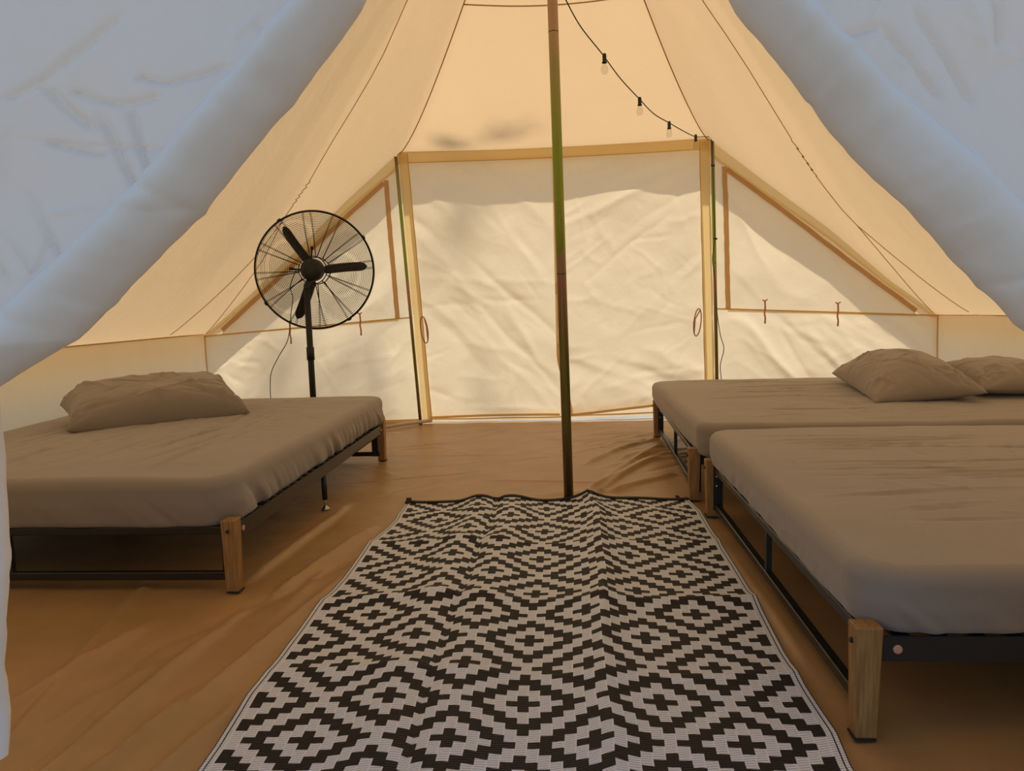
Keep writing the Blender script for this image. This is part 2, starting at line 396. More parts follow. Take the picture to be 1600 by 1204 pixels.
# ---- the back door ----------------------------------------------------------
dr = tag(empty('door_1', (0, YB, 0)), 'closed two-part canvas back door behind the centre pole', None, None, 'structure')
for side in (-1, 1):
    nu, nv = 90, 130; P = np.zeros((nv, nu, 3))
    for j in range(nv):
        v = j/(nv-1)
        for i in range(nu):
            u = i/(nu-1)
            if side < 0:
                xo = -1.045-.090*v; xi = -.02; zb = .035+.01*math.sin(u*3); x = xo+(xi-xo)*u
            else:
                xi = .045-.095*smooth01(v, 0, .25); xo = 1.062-.045*v; x = xi+(xo-xi)*u; zb = .035+.10*u**1.0
            P[j, i] = (x, 0, zb+(1.955-zb)*v)
    X, Z = P[..., 0], P[..., 2]; base = YB-.005+fbm(X*1.2, Z*1.2, 71+side)*.04
    if side < 0:
        base = base + creases(X, Z, 13, (-1.1, -.1, .3, 1.9), -48, 6, .55, .045, .014, 5)+crum(X, Z, 8, 40)
    else:
        base = base + creases(X, Z, 7, (.1, 1.0, .1, .5), -22, 5, .5, .05, .014, 6)+crum(X, Z, 9, 60, 20, 45, .0055)+creases(X, Z, 5, (.1, 1, 1.6, 1.95), 20, 8, .5, .05, .012, 12)
    P[..., 1] = base - (.012 if side < 0 else 0) - .05*np.exp(-Z/.12)*(0 if side < 0 else 1)
    o = inp(grid('door_panel', P, WALL), dr)
    hem = [tuple(P[0, i]+np.array([0, -.006, .006])) for i in range(0, nu, 3)]
    inp(sheet(hem, (0, 0, .009), 'hem_tape', TAPE), dr)
    col = 0 if side > 0 else nu-1
    ed = [tuple(P[j, col]+np.array([0, -.006, 0])) for j in range(0, nv, 3)]
    inp(sheet(ed, (.006 if side < 0 else .009, 0, 0), 'edge_tape', canvas('edge_pink', (.62, .42, .28), (.75, .5, .3), .25) if side < 0 else TAPE), dr)
    # mud flap below
    nu2 = 40; Q = np.zeros((6, nu2, 3))
    for j in range(6):
        for i in range(nu2):
            u = i/(nu2-1); x = (-1.10 if side < 0 else .02)+(1.10)*u
            zt = .08 if side < 0 else .09+.09*u; z0 = .0 if side < 0 else .004+.022*u
            Q[j, i] = (x, YB+.035+.008*math.sin(x*11), z0+(zt-z0)*j/5)
    inp(grid('mud_flap', Q, WALL), dr)
    ln = [tuple(Q[0, i]+np.array([0, -.004, .020 if side < 0 else .022])) for i in range(nu2)]
    inp(sheet(ln, (0, 0, .006), 'hem_tape', TAPE), dr)
    # side band
    n = 30; pts = []; sd_ = []
    for k in range(n+1):
        z = .01+2.0*k/n; x = door_x(side, z)-side*(.018+.034); pts.append((x, YB-.048, z)); sd_.append((.036+.002*math.sin(k), 0, 0))
    b = inp(sheet(pts, sd_, 'side_band', BAND), dr)
    inp(sheet([(p[0]-side*.034, p[1]-.004, p[2]) for p in pts], (.0025, 0, 0), 'stitching', SEAM), dr)
    # tie loop
    cxl = -1.055 if side < 0 else .985
    cp = []
    for k in range(20):
        q = 2*math.pi*k/20; rr_ = .5+.5*math.cos(q)
        cp.append((cxl+(.026*math.sin(q)+.020*(1-rr_)*(-side))*1.0, YB-.07, .715+.10*math.cos(q)))
    m = MB().tube(cp, .0045, 6, closed=True)
    m.tube([(cxl+.012, YB-.075, .81), (cxl-side*.028, YB-.078, .74), (cxl-side*.035, YB-.075, .63)], .0045, 6)
    inp(m.build('tie_loop', TIE, None, True), dr)
pts = [(-1.20+2.29*k/30, YB-.03, 1.985-.012*math.sin(math.pi*k/30)+.004*k/30) for k in range(31)]
inp(sheet(pts, (0, 0, .040), 'header_band', BAND), dr)
for dz in (.041, -.041):
    inp(sheet([(p[0], p[1]-.004, p[2]+dz*.93) for p in pts], (0, 0, .0025), 'stitching', SEAM), dr)
# ---- side walls ---------------------------------------------------------------
for side, nm in ((-1, 'wall_left'), (1, 'wall_right')):
    xs = 2.79 if side < 0 else 2.70; xm = 2.78 if side < 0 else 2.75
    nu, nv = 150, 30; P = np.zeros((nv, nu, 3))
    for j in range(nv):
        for i in range(nu):
            y = YF+(YB+.06-YF)*i/(nu-1); z = .755*j/(nv-1); d = min(y-YF, YB-y)
            P[j, i] = (side*(xs+(xm-xs)*min(1, d/.45)), y, z)
    Yy, Z = P[..., 1], P[..., 2]; am = np.sin(np.pi*Z/.73)*.6+.4*(1-Z/.73)+.05
    P[..., 0] += side*am*(.02*vnoise(Yy*9, Z*.6, 5)*2+.01*vnoise(Yy*23, Z, 9))
    if side > 0: P = P[:, ::-1]
    wl = tag(grid(nm, P, WALL), 'low cream canvas side wall with vertical folds on the %s' % ('left' if side < 0 else 'right'), None, None, 'structure')
    pts = [(side*(xs+(xm-xs)*min(1, min(y-YF, YB-y)/.45)-.008), y, .728) for y in np.linspace(YF+.05, YB-.02, 40)]
    MB().tube(pts, .0045, 6).build('seam', SEAM, wl, True)

# ---- front wall with the two tied-back flaps ------------------------------------
zin = [0, .257, .50, .66, .75, .80, .867, .976, 1.043, 1.109, 1.198, 1.28, 1.42, 1.6, 1.8, 2.03]
xinL = [.83, .820, .801, .80, .80, .80, .668, .539, .464, .40, .318, .249, .165, .09, .04, .0]
zinR = [0, .3, .5, .66, .75, .80, .854, .912, .973, 1.041, 1.104, 1.15, 1.191, 1.253, 1.42, 1.6, 1.8, 2.03]
xinR = [.80, .78, .75, .73, .70, .64, .565, .507, .447, .384, .332, .294, .263, .22, .13, .07, .03, .0]
wf = tag(empty('wall_front', (0, YF, 0)), 'front canvas wall with its two door flaps drawn apart', None, None, 'structure')
for side in (-1, 1):
    zs, xs_ = (zin, xinL) if side < 0 else (zinR, xinR)
    # profile: (outward fraction of roll width, y)
    prof = [(.10, .985), (.0, .968), (-.03, .955), (.0, .937), (.15, .915), (.35, .897), (.55, .886), (.75, .882), (.92, .884), (1.02, .893), (1.06, .908), (1.05, .93), (1.0, .96), (.97, .99), (1.05, 1.02), (1.4, 1.04), (2.0, 1.045)]
    nrow = 300; cols = 240; zz = np.concatenate([np.linspace(0, .78, 40)[:-1], np.linspace(.78, 1.42, 221)[:-1], np.linspace(1.42, 2.03, 41)])
    P = np.zeros((nrow, len(prof)*3+cols, 3))
    pu = np.interp(np.linspace(0, len(prof)-1, len(prof)*3), range(len(prof)), [p[0] for p in prof])
    py = np.interp(np.linspace(0, len(prof)-1, len(prof)*3), range(len(prof)), [p[1] for p in prof])
    for it in range(2):
        pu[1:-1] = (pu[:-2]+pu[1:-1]*2+pu[2:])/4; py[1:-1] = (py[:-2]+py[1:-1]*2+py[2:])/4
    for j, z in enumerate(zz):
        xi = float(np.interp(z, zs, xs_))
        zk = [.0, .7, .8, .92, 1.0, 1.1, 1.2, 1.25, 1.5, 2.03]; wk = [.07, .08, .095, .100, .085, .072, .058, .052, .045, .03] if side < 0 else [.07, .08, .10, .112, .094, .080, .054, .044, .04, .03]
        w = float(np.interp(z, zk, wk)); xo = 1.13 if z > 2.029 else float(np.interp(z, [.72, 1.0, 1.36, 1.71, 2.03], [2.74, 2.40, 1.97, 1.56, 1.14]))
        k = (1 if z > .9 else .5+.5*z/.9) * (min(1, (2.03-z)/.3)*.8+.2)
        a = np.stack([xi+pu*w, .95+(py-.95)*k, np.full(len(pu), z)], 1)
        x0 = a[-1, 0]; u = np.linspace(0, 1, cols+1)[1:]**1.8
        b = np.stack([x0+(xo-x0)*u, a[-1, 1]+(.95-a[-1, 1])*smooth01(u, 0, .3), np.full(cols, z)], 1)
        P[j] = np.concatenate([a, b])
    X, Z = P[..., 0].copy(), P[..., 2].copy(); npf = len(pu)
    mask = np.ones_like(X); mask[:, :npf] = .0; mask[:, npf:] = smooth01(np.linspace(0, 1, cols), 0, .08)[None]*(1-smooth01(np.linspace(0, 1, cols), .9, 1))[None]
    D = creases(X, Z, 22, (.3, 1.3, .8, 1.7), 40 if side < 0 else 50, 45, .09, .0045, .006, 77+side)+creases(X, Z, 30, (.4, 1.1, .85, 1.5), 10, 70, .04, .0038, .0045, 91+side)
    SG = [((.743, 1.194), (.695, 1.22)), ((.70, 1.215), (.586, 1.299)), ((.70, 1.212), (.65, 1.155)), ((.666, 1.206), (.614, 1.189)), ((.614, 1.189), (.556, 1.201)), ((.58, 1.225), (.541, 1.218)), ((.541, 1.218), (.457, 1.24)), ((.713, 1.141), (.643, 1.123)), ((.64, 1.18), (.60, 1.05)), ((.60, 1.19), (.585, 1.08))] if side < 0 else [((.455, 1.26), (.54, 1.14)), ((.335, 1.225), (.418, 1.244)), ((.54, 1.28), (.56, 1.2)), ((.42, 1.244), (.50, 1.15))]
    for sa, sb in SG: D += seg(X, Z, sa, sb, .0042, .0085)
    D += 0*X+fbm(X*3, Z*3, 4+side)*.012
    P[..., 1] += D*mask + (1-mask)*(creases(X, Z, 14, (.25, .8, .85, 1.3), 50, 30, .07, .010, .006, 55+side))
    # a second gathered pleat inside the roll
    low = 1-mask
    P[..., 1] += low*(fbm(X*7-Z*6, X*2+Z*3, 30+side)*.016)*np.clip((1.9-Z)*3, 0, 1)
    P[..., 0] += low*(vnoise(Z*5, X*0, 33+side)*.006)*(Z < 1.7)
    zb = .262 if side < 0 else .2
    hemz = zb*(1-smooth01(X, 1.0, 1.4)); P[..., 2] = np.where(Z < hemz, hemz, Z) if False else hemz+(Z/2.03)*(2.03-hemz)*1.0
    # keep the traced heights above the tie untouched
    P[..., 2] = np.where(Z > .6, Z, hemz+(Z/.6)*(.6-hemz))
    P[..., 0] *= side
    if side < 0: P = P[:, ::-1]
    inp(grid('door_flap', P, FLAP), wf)
# ground outside and the groundsheet inside
m = MB(); V = [(-25, -20, -.03), (25, -20, -.03), (25, 40, -.03), (-25, 40, -.03)]
tag(mesh('ground', V, [(0, 1, 2, 3)], SAND, None, False), 'pale sandy ground outside the tent', None, None, 'structure')
nu, nv = 470, 430; xs = np.linspace(-2.86, 2.82, nu); ys = np.linspace(.55, YB+.02, nv); X, Y = np.meshgrid(xs, ys)
D = fbm(X*1.2, Y*1.2, 51)*.010+fbm(X*6, Y*6, 52)*.0025
D += creases(X, Y, 14, (-1.4, -.6, .9, 3.2), 80, 10, .45, .018, .009, 101)
D += creases(X, Y, 12, (.15, .75, 3.9, 4.9), 38, 10, .30, .022, .010, 102)
D += creases(X, Y, 30, (-1.2, .6, 3.3, 5.4), 15, 30, .25, .016, .006, 103)
D += creases(X, Y, 4, (.45, .60, 1.6, 3.0), 92, 4, .6, .02, .008, 104)
for a_, b_ in (((-.887, 1.45), (-.742, 2.47)), ((-1.047, 1.2), (-.991, 2.1)), ((-1.08, 2.3), (-1.0, 3.25)), ((-1.2, 1.4), (-1.416, 2.3)), ((-.86, 1.1), (-.717, 1.75)), ((-.95, 2.2), (-.80, 2.9)), ((-1.35, 1.2), (-1.22, 2.0)), ((-1.0, .9), (-.90, 1.6))):
    D += seg(X, Y, a_, b_, .016, .022)
for a_, b_ in (((.08, 3.40), (.62, 4.62)), ((.036, 3.18), (.45, 4.1)), ((.12, 3.5), (.60, 4.3)), ((.30, 4.1), (.62, 4.5)), ((.25, 4.3), (.60, 4.75)), ((.10, 4.0), (.5, 4.7)), ((.2, 3.42), (.56, 3.75))):
    D += seg(X, Y, a_, b_, .015, .020)
D += seg(X, Y, (.575, 1.75), (.57, 3.0), .012, .012)
D = np.clip(D, -.012, .026)
under = smooth01(X, -.80, -.74)*(1-smooth01(X, .54, .60))*(1-smooth01(Y, 3.24, 3.30)); D = D*(1-under)+np.minimum(D, -.002)*under
P = np.stack([X, Y, D-.004], -1)
tag(grid('floor', P, FLOOR), 'tan canvas groundsheet with long creases', None, None, 'structure')

# ------------------------------------------------------------------ poles
def pole(name, a, b, r, label, cat, joints=()):
    a = Vector(a); b = Vector(b); o = empty(name, a); tag(o, label, cat)
    d = b-a
    MB().tube([(0, 0, 0), d*.5, d], r, 20).build('tube', POLE, o, True)
    for h in joints:
        p = d*(h/d.length); q = d.normalized()
        MB().tube([p-q*.0012, p+q*.0012], r*1.02, 20).build('joint_ring', BLACK, o, True)
    MB().tube([(0, 0, 0), d.normalized()*.02], r*1.12, 20).build('end_cap', BLACK, o, True)
    return o
pole('tent_pole', (.006, 3.272, -.002), (-.028, 3.21, 3.09), .0215, 'tall olive and pink plated steel centre pole at the end of the rug', 'pole', (1.02, 2.02))
pole('door_pole', (-1.105, YB-.065, .0), (-1.205, YB-.065, 2.03), .012, 'slim leaning metal pole on the left edge of the back door', 'pole', (1.0,))
pole('door_pole', (1.118, YB-.085, .0), (1.078, YB-.085, 2.03), .013, 'slim metal pole on the right edge of the back door, with the light cable', 'pole', (1.14,))

# ------------------------------------------------------------------ rug
edgeY = [1.05, 1.3, 1.38, 1.58, 1.75, 2.08, 2.31, 2.6, 2.95, 3.20, 3.28]
edgeL = [-.75, -.735, -.738, -.757, -.752, -.765, -.748, -.753, -.722, -.733, -.735]
edRY = [1.05, 1.34, 1.45, 1.63, 1.80, 2.09, 2.54, 3.03, 3.20, 3.28]
edR = [.520, .524, .537, .535, .535, .550, .551, .553, .538, .534]
bw = [0, .0022, .0100, .0128, .0235]
ub = bw + [.0235+(1.29-.047)*k/98 for k in range(1, 98)] + [1.29-b for b in bw[::-1]]
ub = np.array(ub)/1.29; nU = len(ub)
ROWH = .0221; NR = 100; far = 3.235
vb = np.concatenate([[0, .010], .010+np.arange(1, 2*NR+1)*ROWH/2])
Vn = len(vb)
P = np.zeros((Vn, nU, 3)); fm = []
for j, v in enumerate(vb):
    y = far-v; xl = np.interp(y, edgeY, edgeL); xr = np.interp(y, edRY, edR)
    P[j, :, 0] = xl+(xr-xl)*ub; P[j, :, 1] = y
U = np.broadcast_to(ub[None], (Vn, nU)); Y = P[..., 1]
fade = .55+.45*smooth01(Y, 1.2, 3.2)
H = .050*np.exp(-np.abs((U-.655-.01*np.sin(Y*3))/.050)**1.05)*fade
H += .020*fade*(np.exp(-((U-.255)/.045)**2)+np.exp(-((U-.40)/.055)**2)) 
H += .022*np.exp(-((U-.325)/.06)**2)*fade; H -= .022*np.exp(-np.abs((U-.325)/.020)**1.1)*fade
H += .008*np.exp(-((U-.82)/.08)**2)*smooth01(Y, 2.0, 3)
for yc, a in ((2.64, .016), (2.12, .022), (1.68, .011), (3.02, .008)):
    H += a*np.exp(-np.abs((Y-yc-.02*np.sin(U*7))/.035)**1.2)*(.6+.8*vnoise(U*4, Y*0+yc, 3))
H += np.maximum(0, fbm(U*5, Y*3, 66)*.010)+.004
H += .006*np.exp(-((U-.0)/.03)**2)*(vnoise(Y*5, U*0, 8)+.5)+.006*np.exp(-((U-1)/.03)**2)*(vnoise(Y*5, U*0, 9)+.5)
P[..., 2] = H
# transverse folds also shift the weave a little
P[..., 1] += .006*np.sin(U*9)*(Vn > 0)*np.minimum(1, (far-Y)*3)
for j in range(Vn-1):
    r = (j-1)//2
    for i in range(nU-1):
        if j == 0: fm.append(1); continue
        if i < 4: fm.append((2, 0, 1, 0)[i]); continue
        if i >= nU-5: fm.append((0, 1, 0, 2)[i-(nU-5)]); continue
        c = min(48, (i-4)//2); best = 99
        for kx in range(-1, 6):
            for ky in range(-1, 9):
                for ox, oy in ((6, 12), (0, 5)):
                    d = abs(c-ox-12*kx)+abs(r-oy-14*ky)
                    if d < best: best = d
        fm.append(1 if best in (0, 1, 4, 5) else 0)
def rugmat(name, c1, c2, width):
    m, t, p, out = nodes(name); uv = t.nodes.new('ShaderNodeUVMap'); sp = t.nodes.new('ShaderNodeSeparateXYZ'); t.links.new(uv.outputs[0], sp.inputs[0])
    def mt(op, a, b=None):
        n = t.nodes.new('ShaderNodeMath'); n.operation = op
        for k, q in enumerate((a, b)):
            if q is None: continue
            if isinstance(q, (int, float)): n.inputs[k].default_value = q
            else: t.links.new(q, n.inputs[k])
        return n.outputs[0]
    ph = mt('FRACT', mt('ADD', mt('MULTIPLY', sp.outputs[1], 3.0), mt('MULTIPLY', sp.outputs[0], .55)))
    ln = mt('LESS_THAN', ph, width); dash = mt('LESS_THAN', mt('FRACT', mt('MULTIPLY', sp.outputs[0], 1.0)), .86)
    fac = mt('MULTIPLY', ln, dash)
    mx = t.nodes.new('ShaderNodeMix'); mx.data_type = 'RGBA'; mx.inputs[6].default_value = (*c1, 1); mx.inputs[7].default_value = (*c2, 1)
    t.links.new(fac, mx.inputs[0]); t.links.new(mx.outputs[2], p.inputs['Base Color'])
    b = t.nodes.new('ShaderNodeBump'); b.inputs['Distance'].default_value = .001
    t.links.new(mt('SINE', mt('MULTIPLY', ph, 6.283)), b.inputs['Height']); t.links.new(b.outputs[0], p.inputs['Normal'])
    p.inputs['Roughness'].default_value = .62; p.inputs['Specular IOR Level'].default_value = .25; return m
RW = rugmat('rug_white', (.74, .76, .82), (.26, .25, .25), .20)
RB = rugmat('rug_black', (.014, .010, .009), (.022, .018, .016), .25)
rug = empty('rug', (-.1, 3.2, 0)); tag(rug, 'black and white woven diamond-pattern plastic rug on the tan floor', 'rug')
o = mesh('woven_mat', P.reshape(-1, 3), gridf(Vn, nU), mats=[RW, RB, RB], fmat=fm)
uvl = o.data.uv_layers.new(name='UVMap'); uvd = np.zeros((len(o.data.loops), 2)); vi = np.zeros(len(o.data.loops), int); o.data.loops.foreach_get('vertex_index', vi)
uu = (ub*1.29-.0235)/((1.29-.047)/49); vv = (vb-.010)/ROWH
uvd[:, 0] = uu[vi % nU]; uvd[:, 1] = vv[vi//nU]; uvl.data.foreach_set('uv', uvd.ravel())
o.data.update(); inp(o, rug)
sm = o.modifiers.new('thick', 'SOLIDIFY'); sm.thickness = .0025; sm.offset = -1
# black binding along the far end, and its corner loops
bind = [(P[0, i, 0], P[0, i, 1]-.002, P[0, i, 2]+.003) for i in range(0, nU, 2)]
HB = plain('binding_black', (.008, .007, .007), .95)
inp(MB().ribbon(bind, (0, .014, 0), .005, (0, 0, 1)).build('binding', HB), rug)
for i_, dx in ((1, .010), (nU-6, -.01)):
    b0 = P[0, i_]
    m = MB().ribbon([(b0[0]+dx, b0[1]-.035, b0[2]+.004), (b0[0]+dx, b0[1], b0[2]+.010), (b0[0]+dx-.004, b0[1]+.022, b0[2]+.012)], (.012 if dx > 0 else .007, 0, 0), .004, (0, 0, 1))
    inp(m.build('corner_loop', HB), rug)

# ------------------------------------------------------------------ beds
def make_bed(L, W, hl=.236):
    root = empty('bed')
    zr = .205
    for sx in (0, 1):
        xs = .0 if sx == 0 else L
        dirx = 1 if sx == 0 else -1
        for sy in (0, 1):
            ys = 0 if sy == 0 else W; diry = 1 if sy == 0 else -1
            wx, wy = .054*dirx, .046*diry
            t = .78
            V = [(xs+wx*.10, ys+wy*.1, 0), (xs+wx*.10+wx*t, ys+wy*.1, 0), (xs+wx*.10+wx*t, ys+wy, 0), (xs+wx*.10, ys+wy, 0),
                 (xs, ys, hl), (xs+wx, ys, hl), (xs+wx, ys+wy, hl), (xs, ys+wy, hl)]
            leg = MB().add(V, [(0,3,2,1),(4,5,6,7),(0,1,5,4),(1,2,6,5),(2,3,7,6),(3,0,4,7)]).build('leg', WOODM, root, False, .004, 2)
            MB().lathe([(.0, -.001), (.006, 0), (.006, .003), (.003, .005)], (xs-.001*dirx+.004*dirx*.3, ys+wy*.5, hl-.035), (-dirx, 0, 0), 12).build('bolt', BLACK, leg, True)
            MB().box((min(xs+dirx*.002, xs+dirx*.05), min(ys, ys+wy*1.05), -.001), (max(xs+dirx*.002, xs+dirx*.045), max(ys, ys+wy*.9), .003)).build('foot_pad', BLACK, leg)
            u = MB().box((min(xs+dirx*.030, xs+dirx*.062), min(ys+wy, ys+wy+diry*.004), .03), (max(xs+dirx*.030, xs+dirx*.062), max(ys+wy, ys+wy+diry*.004), hl-.01))
            u.box((min(xs+dirx*.058, xs+dirx*.062), min(ys+wy, ys+wy+diry*.03), .03), (max(xs+dirx*.058, xs+dirx*.062), max(ys+wy, ys+wy+diry*.03), hl-.01))
            up = u.build('corner_bracket', BLACK, root)
            for hz in (.13, .17):
                MB().lathe([(.0, 0), (.006, 0), (.005, .003)], (xs+dirx*.044, ys+wy+diry*.004, hz), (0, diry, 0), 10).build('bolt', STEEL, up, True)
        # end frame: top rail, low rail, middle upright
        a, b = sorted((xs+dirx*.034, xs+dirx*.058)); 
        MB().box((a, .034, zr-.022), (b, W-.034, zr+.003)).build('end_rail', RAILM, root, False, .002, 1)
        MB().box((a, .034, .030), (b, W-.034, .056)).build('low_rail', RAILM, root, False, .002, 1)
        MB().box((a+.004, W/2-.011, .05), (b-.004, W/2+.011, zr-.02)).build('upright', BLACK, root)
    for sy in (0, 1):
        a, b = sorted((W*sy+(1-2*sy)*.012, W*sy+(1-2*sy)*.016)); c, d = sorted((W*sy+(1-2*sy)*.012, W*sy+(1-2*sy)*.045))
        m = MB().box((.056, a, zr-.042), (L-.056, b, zr+.010)); m.box((.056, c, zr-.042), (L-.056, d, zr-.038))
        rail = m.build('side_rail', RAILM, root)
        for bx in (.085, L-.085):
            yy = W*sy+(1-2*sy)*.012
            MB().lathe([(.0, -.001), (.0095, 0), (.009, .004), (.006, .005)], (bx, yy, zr-.016), (0, -1 if sy == 0 else 1, 0), 12).build('rail_cap', COPPER, rail, True)
        yy = W*sy+(1-2*sy)*.030
        lg = MB().tube([(L/2-.05, yy, .045), (L/2-.05, yy, zr-.03)], .012, 12).build('support_leg', BLACK, root, True)
        MB().tube([(L/2-.05, yy, .012), (L/2-.05, yy, .05)], .004, 8).lathe([(.0, .0), (.020, .0), (.020, .003), (.010, .012), (.006, .018)], (L/2-.05, yy, .001), (0, 0, 1), 16).build('levelling_foot', STEEL, lg, True)
    MB().box((.06, W/2-.014, zr-.03), (L-.06, W/2+.014, zr-.002)).build('centre_rail', BLACK, root)
    for fx in (.33, .66): MB().tube([(L*fx, W/2, 0), (L*fx, W/2, zr-.03)], .012, 10).build('support_leg', BLACK, root, True)
    n = 26
    for k in range(n):
        x = .10+(L-.2)*k/(n-1)
        MB().box((x-.016, .02, zr-.002), (x+.016, W-.02, zr+.006)).build('slat', BLACK, root)
    return root
W_ = 1.60
bed_near = make_bed(2.02, W_, .238); bed_near.location = (.566, 1.44, 0)
tag(bed_near, 'metal bed frame with oak legs nearest the camera, right of the rug', 'bed', 'metal bed frames')
bed_far = copy_tree(bed_near); bed_far.location = (.536, 3.235, 0); bed_far.rotation_euler = (0, 0, math.radians(-1.2))
tag(bed_far, 'metal bed frame with oak legs at the far right, beside the back door', 'bed', 'metal bed frames')
bed_left = copy_tree(bed_near); bed_left.location = (-1.058, 2.205, 0); bed_left.rotation_euler = (0, 0, math.radians(90))
tag(bed_left, 'metal bed frame with oak legs and long black rail, left of the rug', 'bed', 'metal bed frames')
for b in (bed_far, bed_left):
    for k in ('group',): b[k] = 'metal bed frames'

def slab(name, x0, x1, y0, y1, z0, z1, mat, ax, seed, rv=.11, rt=.036, crowned=.012, fold_side=1.0, fold_dir=(0, -1), fold_h=.3):
    """fitted-sheet mattress; ax 0: creases run along x, 1: along y"""
    c = np.array([(x0+x1)/2, (y0+y1)/2, (z0+z1)/2]); h = np.array([(x1-x0)/2, (y1-y0)/2, (z1-z0)/2])
    V = []; F = []
    def face(fn, nu, nv, flip):
        u = np.linspace(-1, 1, nu); v = np.linspace(-1, 1, nv); A, B = np.meshgrid(u, v); p = fn(A, B).reshape(-1, 3); o = sum(len(q) for q in V); V.append(p)
        f = gridf(nv, nu, o); F.extend([q[::-1] for q in f] if flip else f)
    nx, ny, nz = int(h[0]*2/.0095), int(h[1]*2/.0095), 30
    w = lambda t: np.sin(t*np.pi/2)*.25+t*.75   # a few more rows near the edges
    o_ = np.ones_like
    face(lambda A, B: np.stack([w(A), w(B), o_(A)], -1), nx, ny, False)
    face(lambda A, B: np.stack([w(A), w(B), -o_(A)], -1), nx, ny, True)
    face(lambda A, B: np.stack([w(A), -o_(A), B], -1), nx, nz, False)
    face(lambda A, B: np.stack([w(A), o_(A), B], -1), nx, nz, True)
    face(lambda A, B: np.stack([o_(A), w(A), B], -1), ny, nz, False)
    face(lambda A, B: np.stack([-o_(A), w(A), B], -1), ny, nz, True)
    q = np.concatenate(V)*h
    # round vertical edges in plan, then top and bottom edges
    inn = np.clip(q[:, :2], -(h[:2]-rv), h[:2]-rv); d = q[:, :2]-inn; n = np.linalg.norm(d, axis=1, keepdims=True); m = np.maximum(np.abs(d).max(1, keepdims=True), 1e-9)
    q[:, :2] = inn+np.where(n > 1e-9, d/np.maximum(n, 1e-9)*m, 0)
    edged = rv-m[:, 0]                                   # distance in from the outline (only within rv)
    sidez = h[2]-np.abs(q[:, 2]); r = np.where(q[:, 2] > 0, rt, .022)
    # inset as z nears the faces
    t = np.clip(1-sidez/r, 0, 1); inset = r*(1-np.sqrt(np.maximum(0, 1-t*t)))
    onside = edged < 1e-6
    dn = d/np.maximum(n, 1e-9)
    q[:, :2] -= np.where(onside[:, None], dn*inset[:, None], 0)
    # top grid: lower heights near the outline
    tp = ~onside; e = 0
    q[:, 2] = np.where(tp, q[:, 2], q[:, 2])
    # pull the top grid inside so it meets the rounded shoulder
    sc = np.where(tp, 1, 0)
    k = np.clip(m[:, 0]/rv, 0, 1); q[:, :2] -= np.where(tp[:, None], dn*(k**2*r)[:, None], 0)
    # the top face interior
    X, Y, Z = q[:, 0]+c[0], q[:, 1]+c[1], q[:, 2]
    top = smooth01(Z, h[2]*.2, h[2]*.98)
    cen = (1-(q[:, 0]/h[0])**2)*(1-(q[:, 1]/h[1])**2)
    ang = 0 if ax == 0 else 90
    bx = (x0, x1, y0, y1)
    dz = crowned*np.sqrt(np.maximum(cen, 0)) + fbm(X*1.6, Y*1.6, seed)*.012
    ed = np.minimum(h[0]-np.abs(q[:, 0]), h[1]-np.abs(q[:, 1])); mk = smooth01(ed, .02, .28)
    ins = (x0+.25, x1, y0+.1, y1-.1) if ax == 0 else (x0+.1, x1-.3, y0+.3, y1)
    dz += mk*(creases(X, Y, 34, ins, ang, 5, .26, .0070, .0085, seed)+creases(X, Y, 60, ins, ang, 14, .10, .0060, .0060, seed+5)+creases(X, Y, 110, bx, ang+40, 60, .06, .0055, .0035, seed+9))
    q[:, 2] += np.where(Z > 0, dz*top, 0)
    # side folds: gather towards the lower edge
    s = (X+Y*1.0)*1.0; per = np.where(np.abs(dn[:, 0]) > .5, Y, X)
    low = smooth01(-Z, -h[2]*fold_h, h[2]*.9); fw_ = .22+.78*np.clip((dn[:, 0]*fold_dir[0]+dn[:, 1]*fold_dir[1])*2-.8, 0, 1)
    g = fw_*(vnoise(per*17+Z*22, Z*3, seed+2)*1.2+vnoise(per*38+Z*40, Z*5, seed+3)*.7)*.012*low*fold_side*(.4+1.2*(vnoise(per*2.1, per*0, seed+7)+.5))
    q[:, :2] += np.where((edged < .05)[:, None], dn*(g-.012*smooth01(-Z, 0, h[2]))[:, None], 0)
    # lower edge lifts unevenly
    q[:, 2] += np.where(Z < 0, (-Z/h[2])*fbm(X*2.2, Y*2.2, seed+4)*.010, 0)
    bm = bmesh.new(); vs_ = [bm.verts.new(p) for p in (q+c)]; 
    for f in F: bm.faces.new([vs_[i] for i in f])
    bmesh.ops.remove_doubles(bm, verts=bm.verts, dist=.0012); bmesh.ops.recalc_face_normals(bm, faces=bm.faces)
    for f in bm.faces: f.smooth = True
    me = bpy.data.meshes.new(name); bm.to_mesh(me); bm.free(); me.materials.append(mat)
    o = bpy.data.objects.new(name, me); C.objects.link(o); return o
m1 = slab('mattress', .579, 2.62, 1.447, 3.085, .209, .352, SHEET, 0, 201, fold_side=1.3)
tag(m1, 'taupe fitted sheet mattress nearest the camera on the right, with no pillow', 'mattress')
m2 = slab('mattress', .566, 2.60, 3.125, 4.93, .210, .356, SHEET, 0, 231)
tag(m2, 'taupe fitted sheet mattress at the far right, under two pillows', 'mattress')
m3 = slab('mattress', -2.68, -1.078, 2.225, 4.34, .207, .366, SHEET, 1, 261, fold_side=2.4, fold_dir=(1, 0), fold_h=.9)
tag(m3, 'taupe fitted sheet mattress on the left bed, in front of the fan', 'mattress')

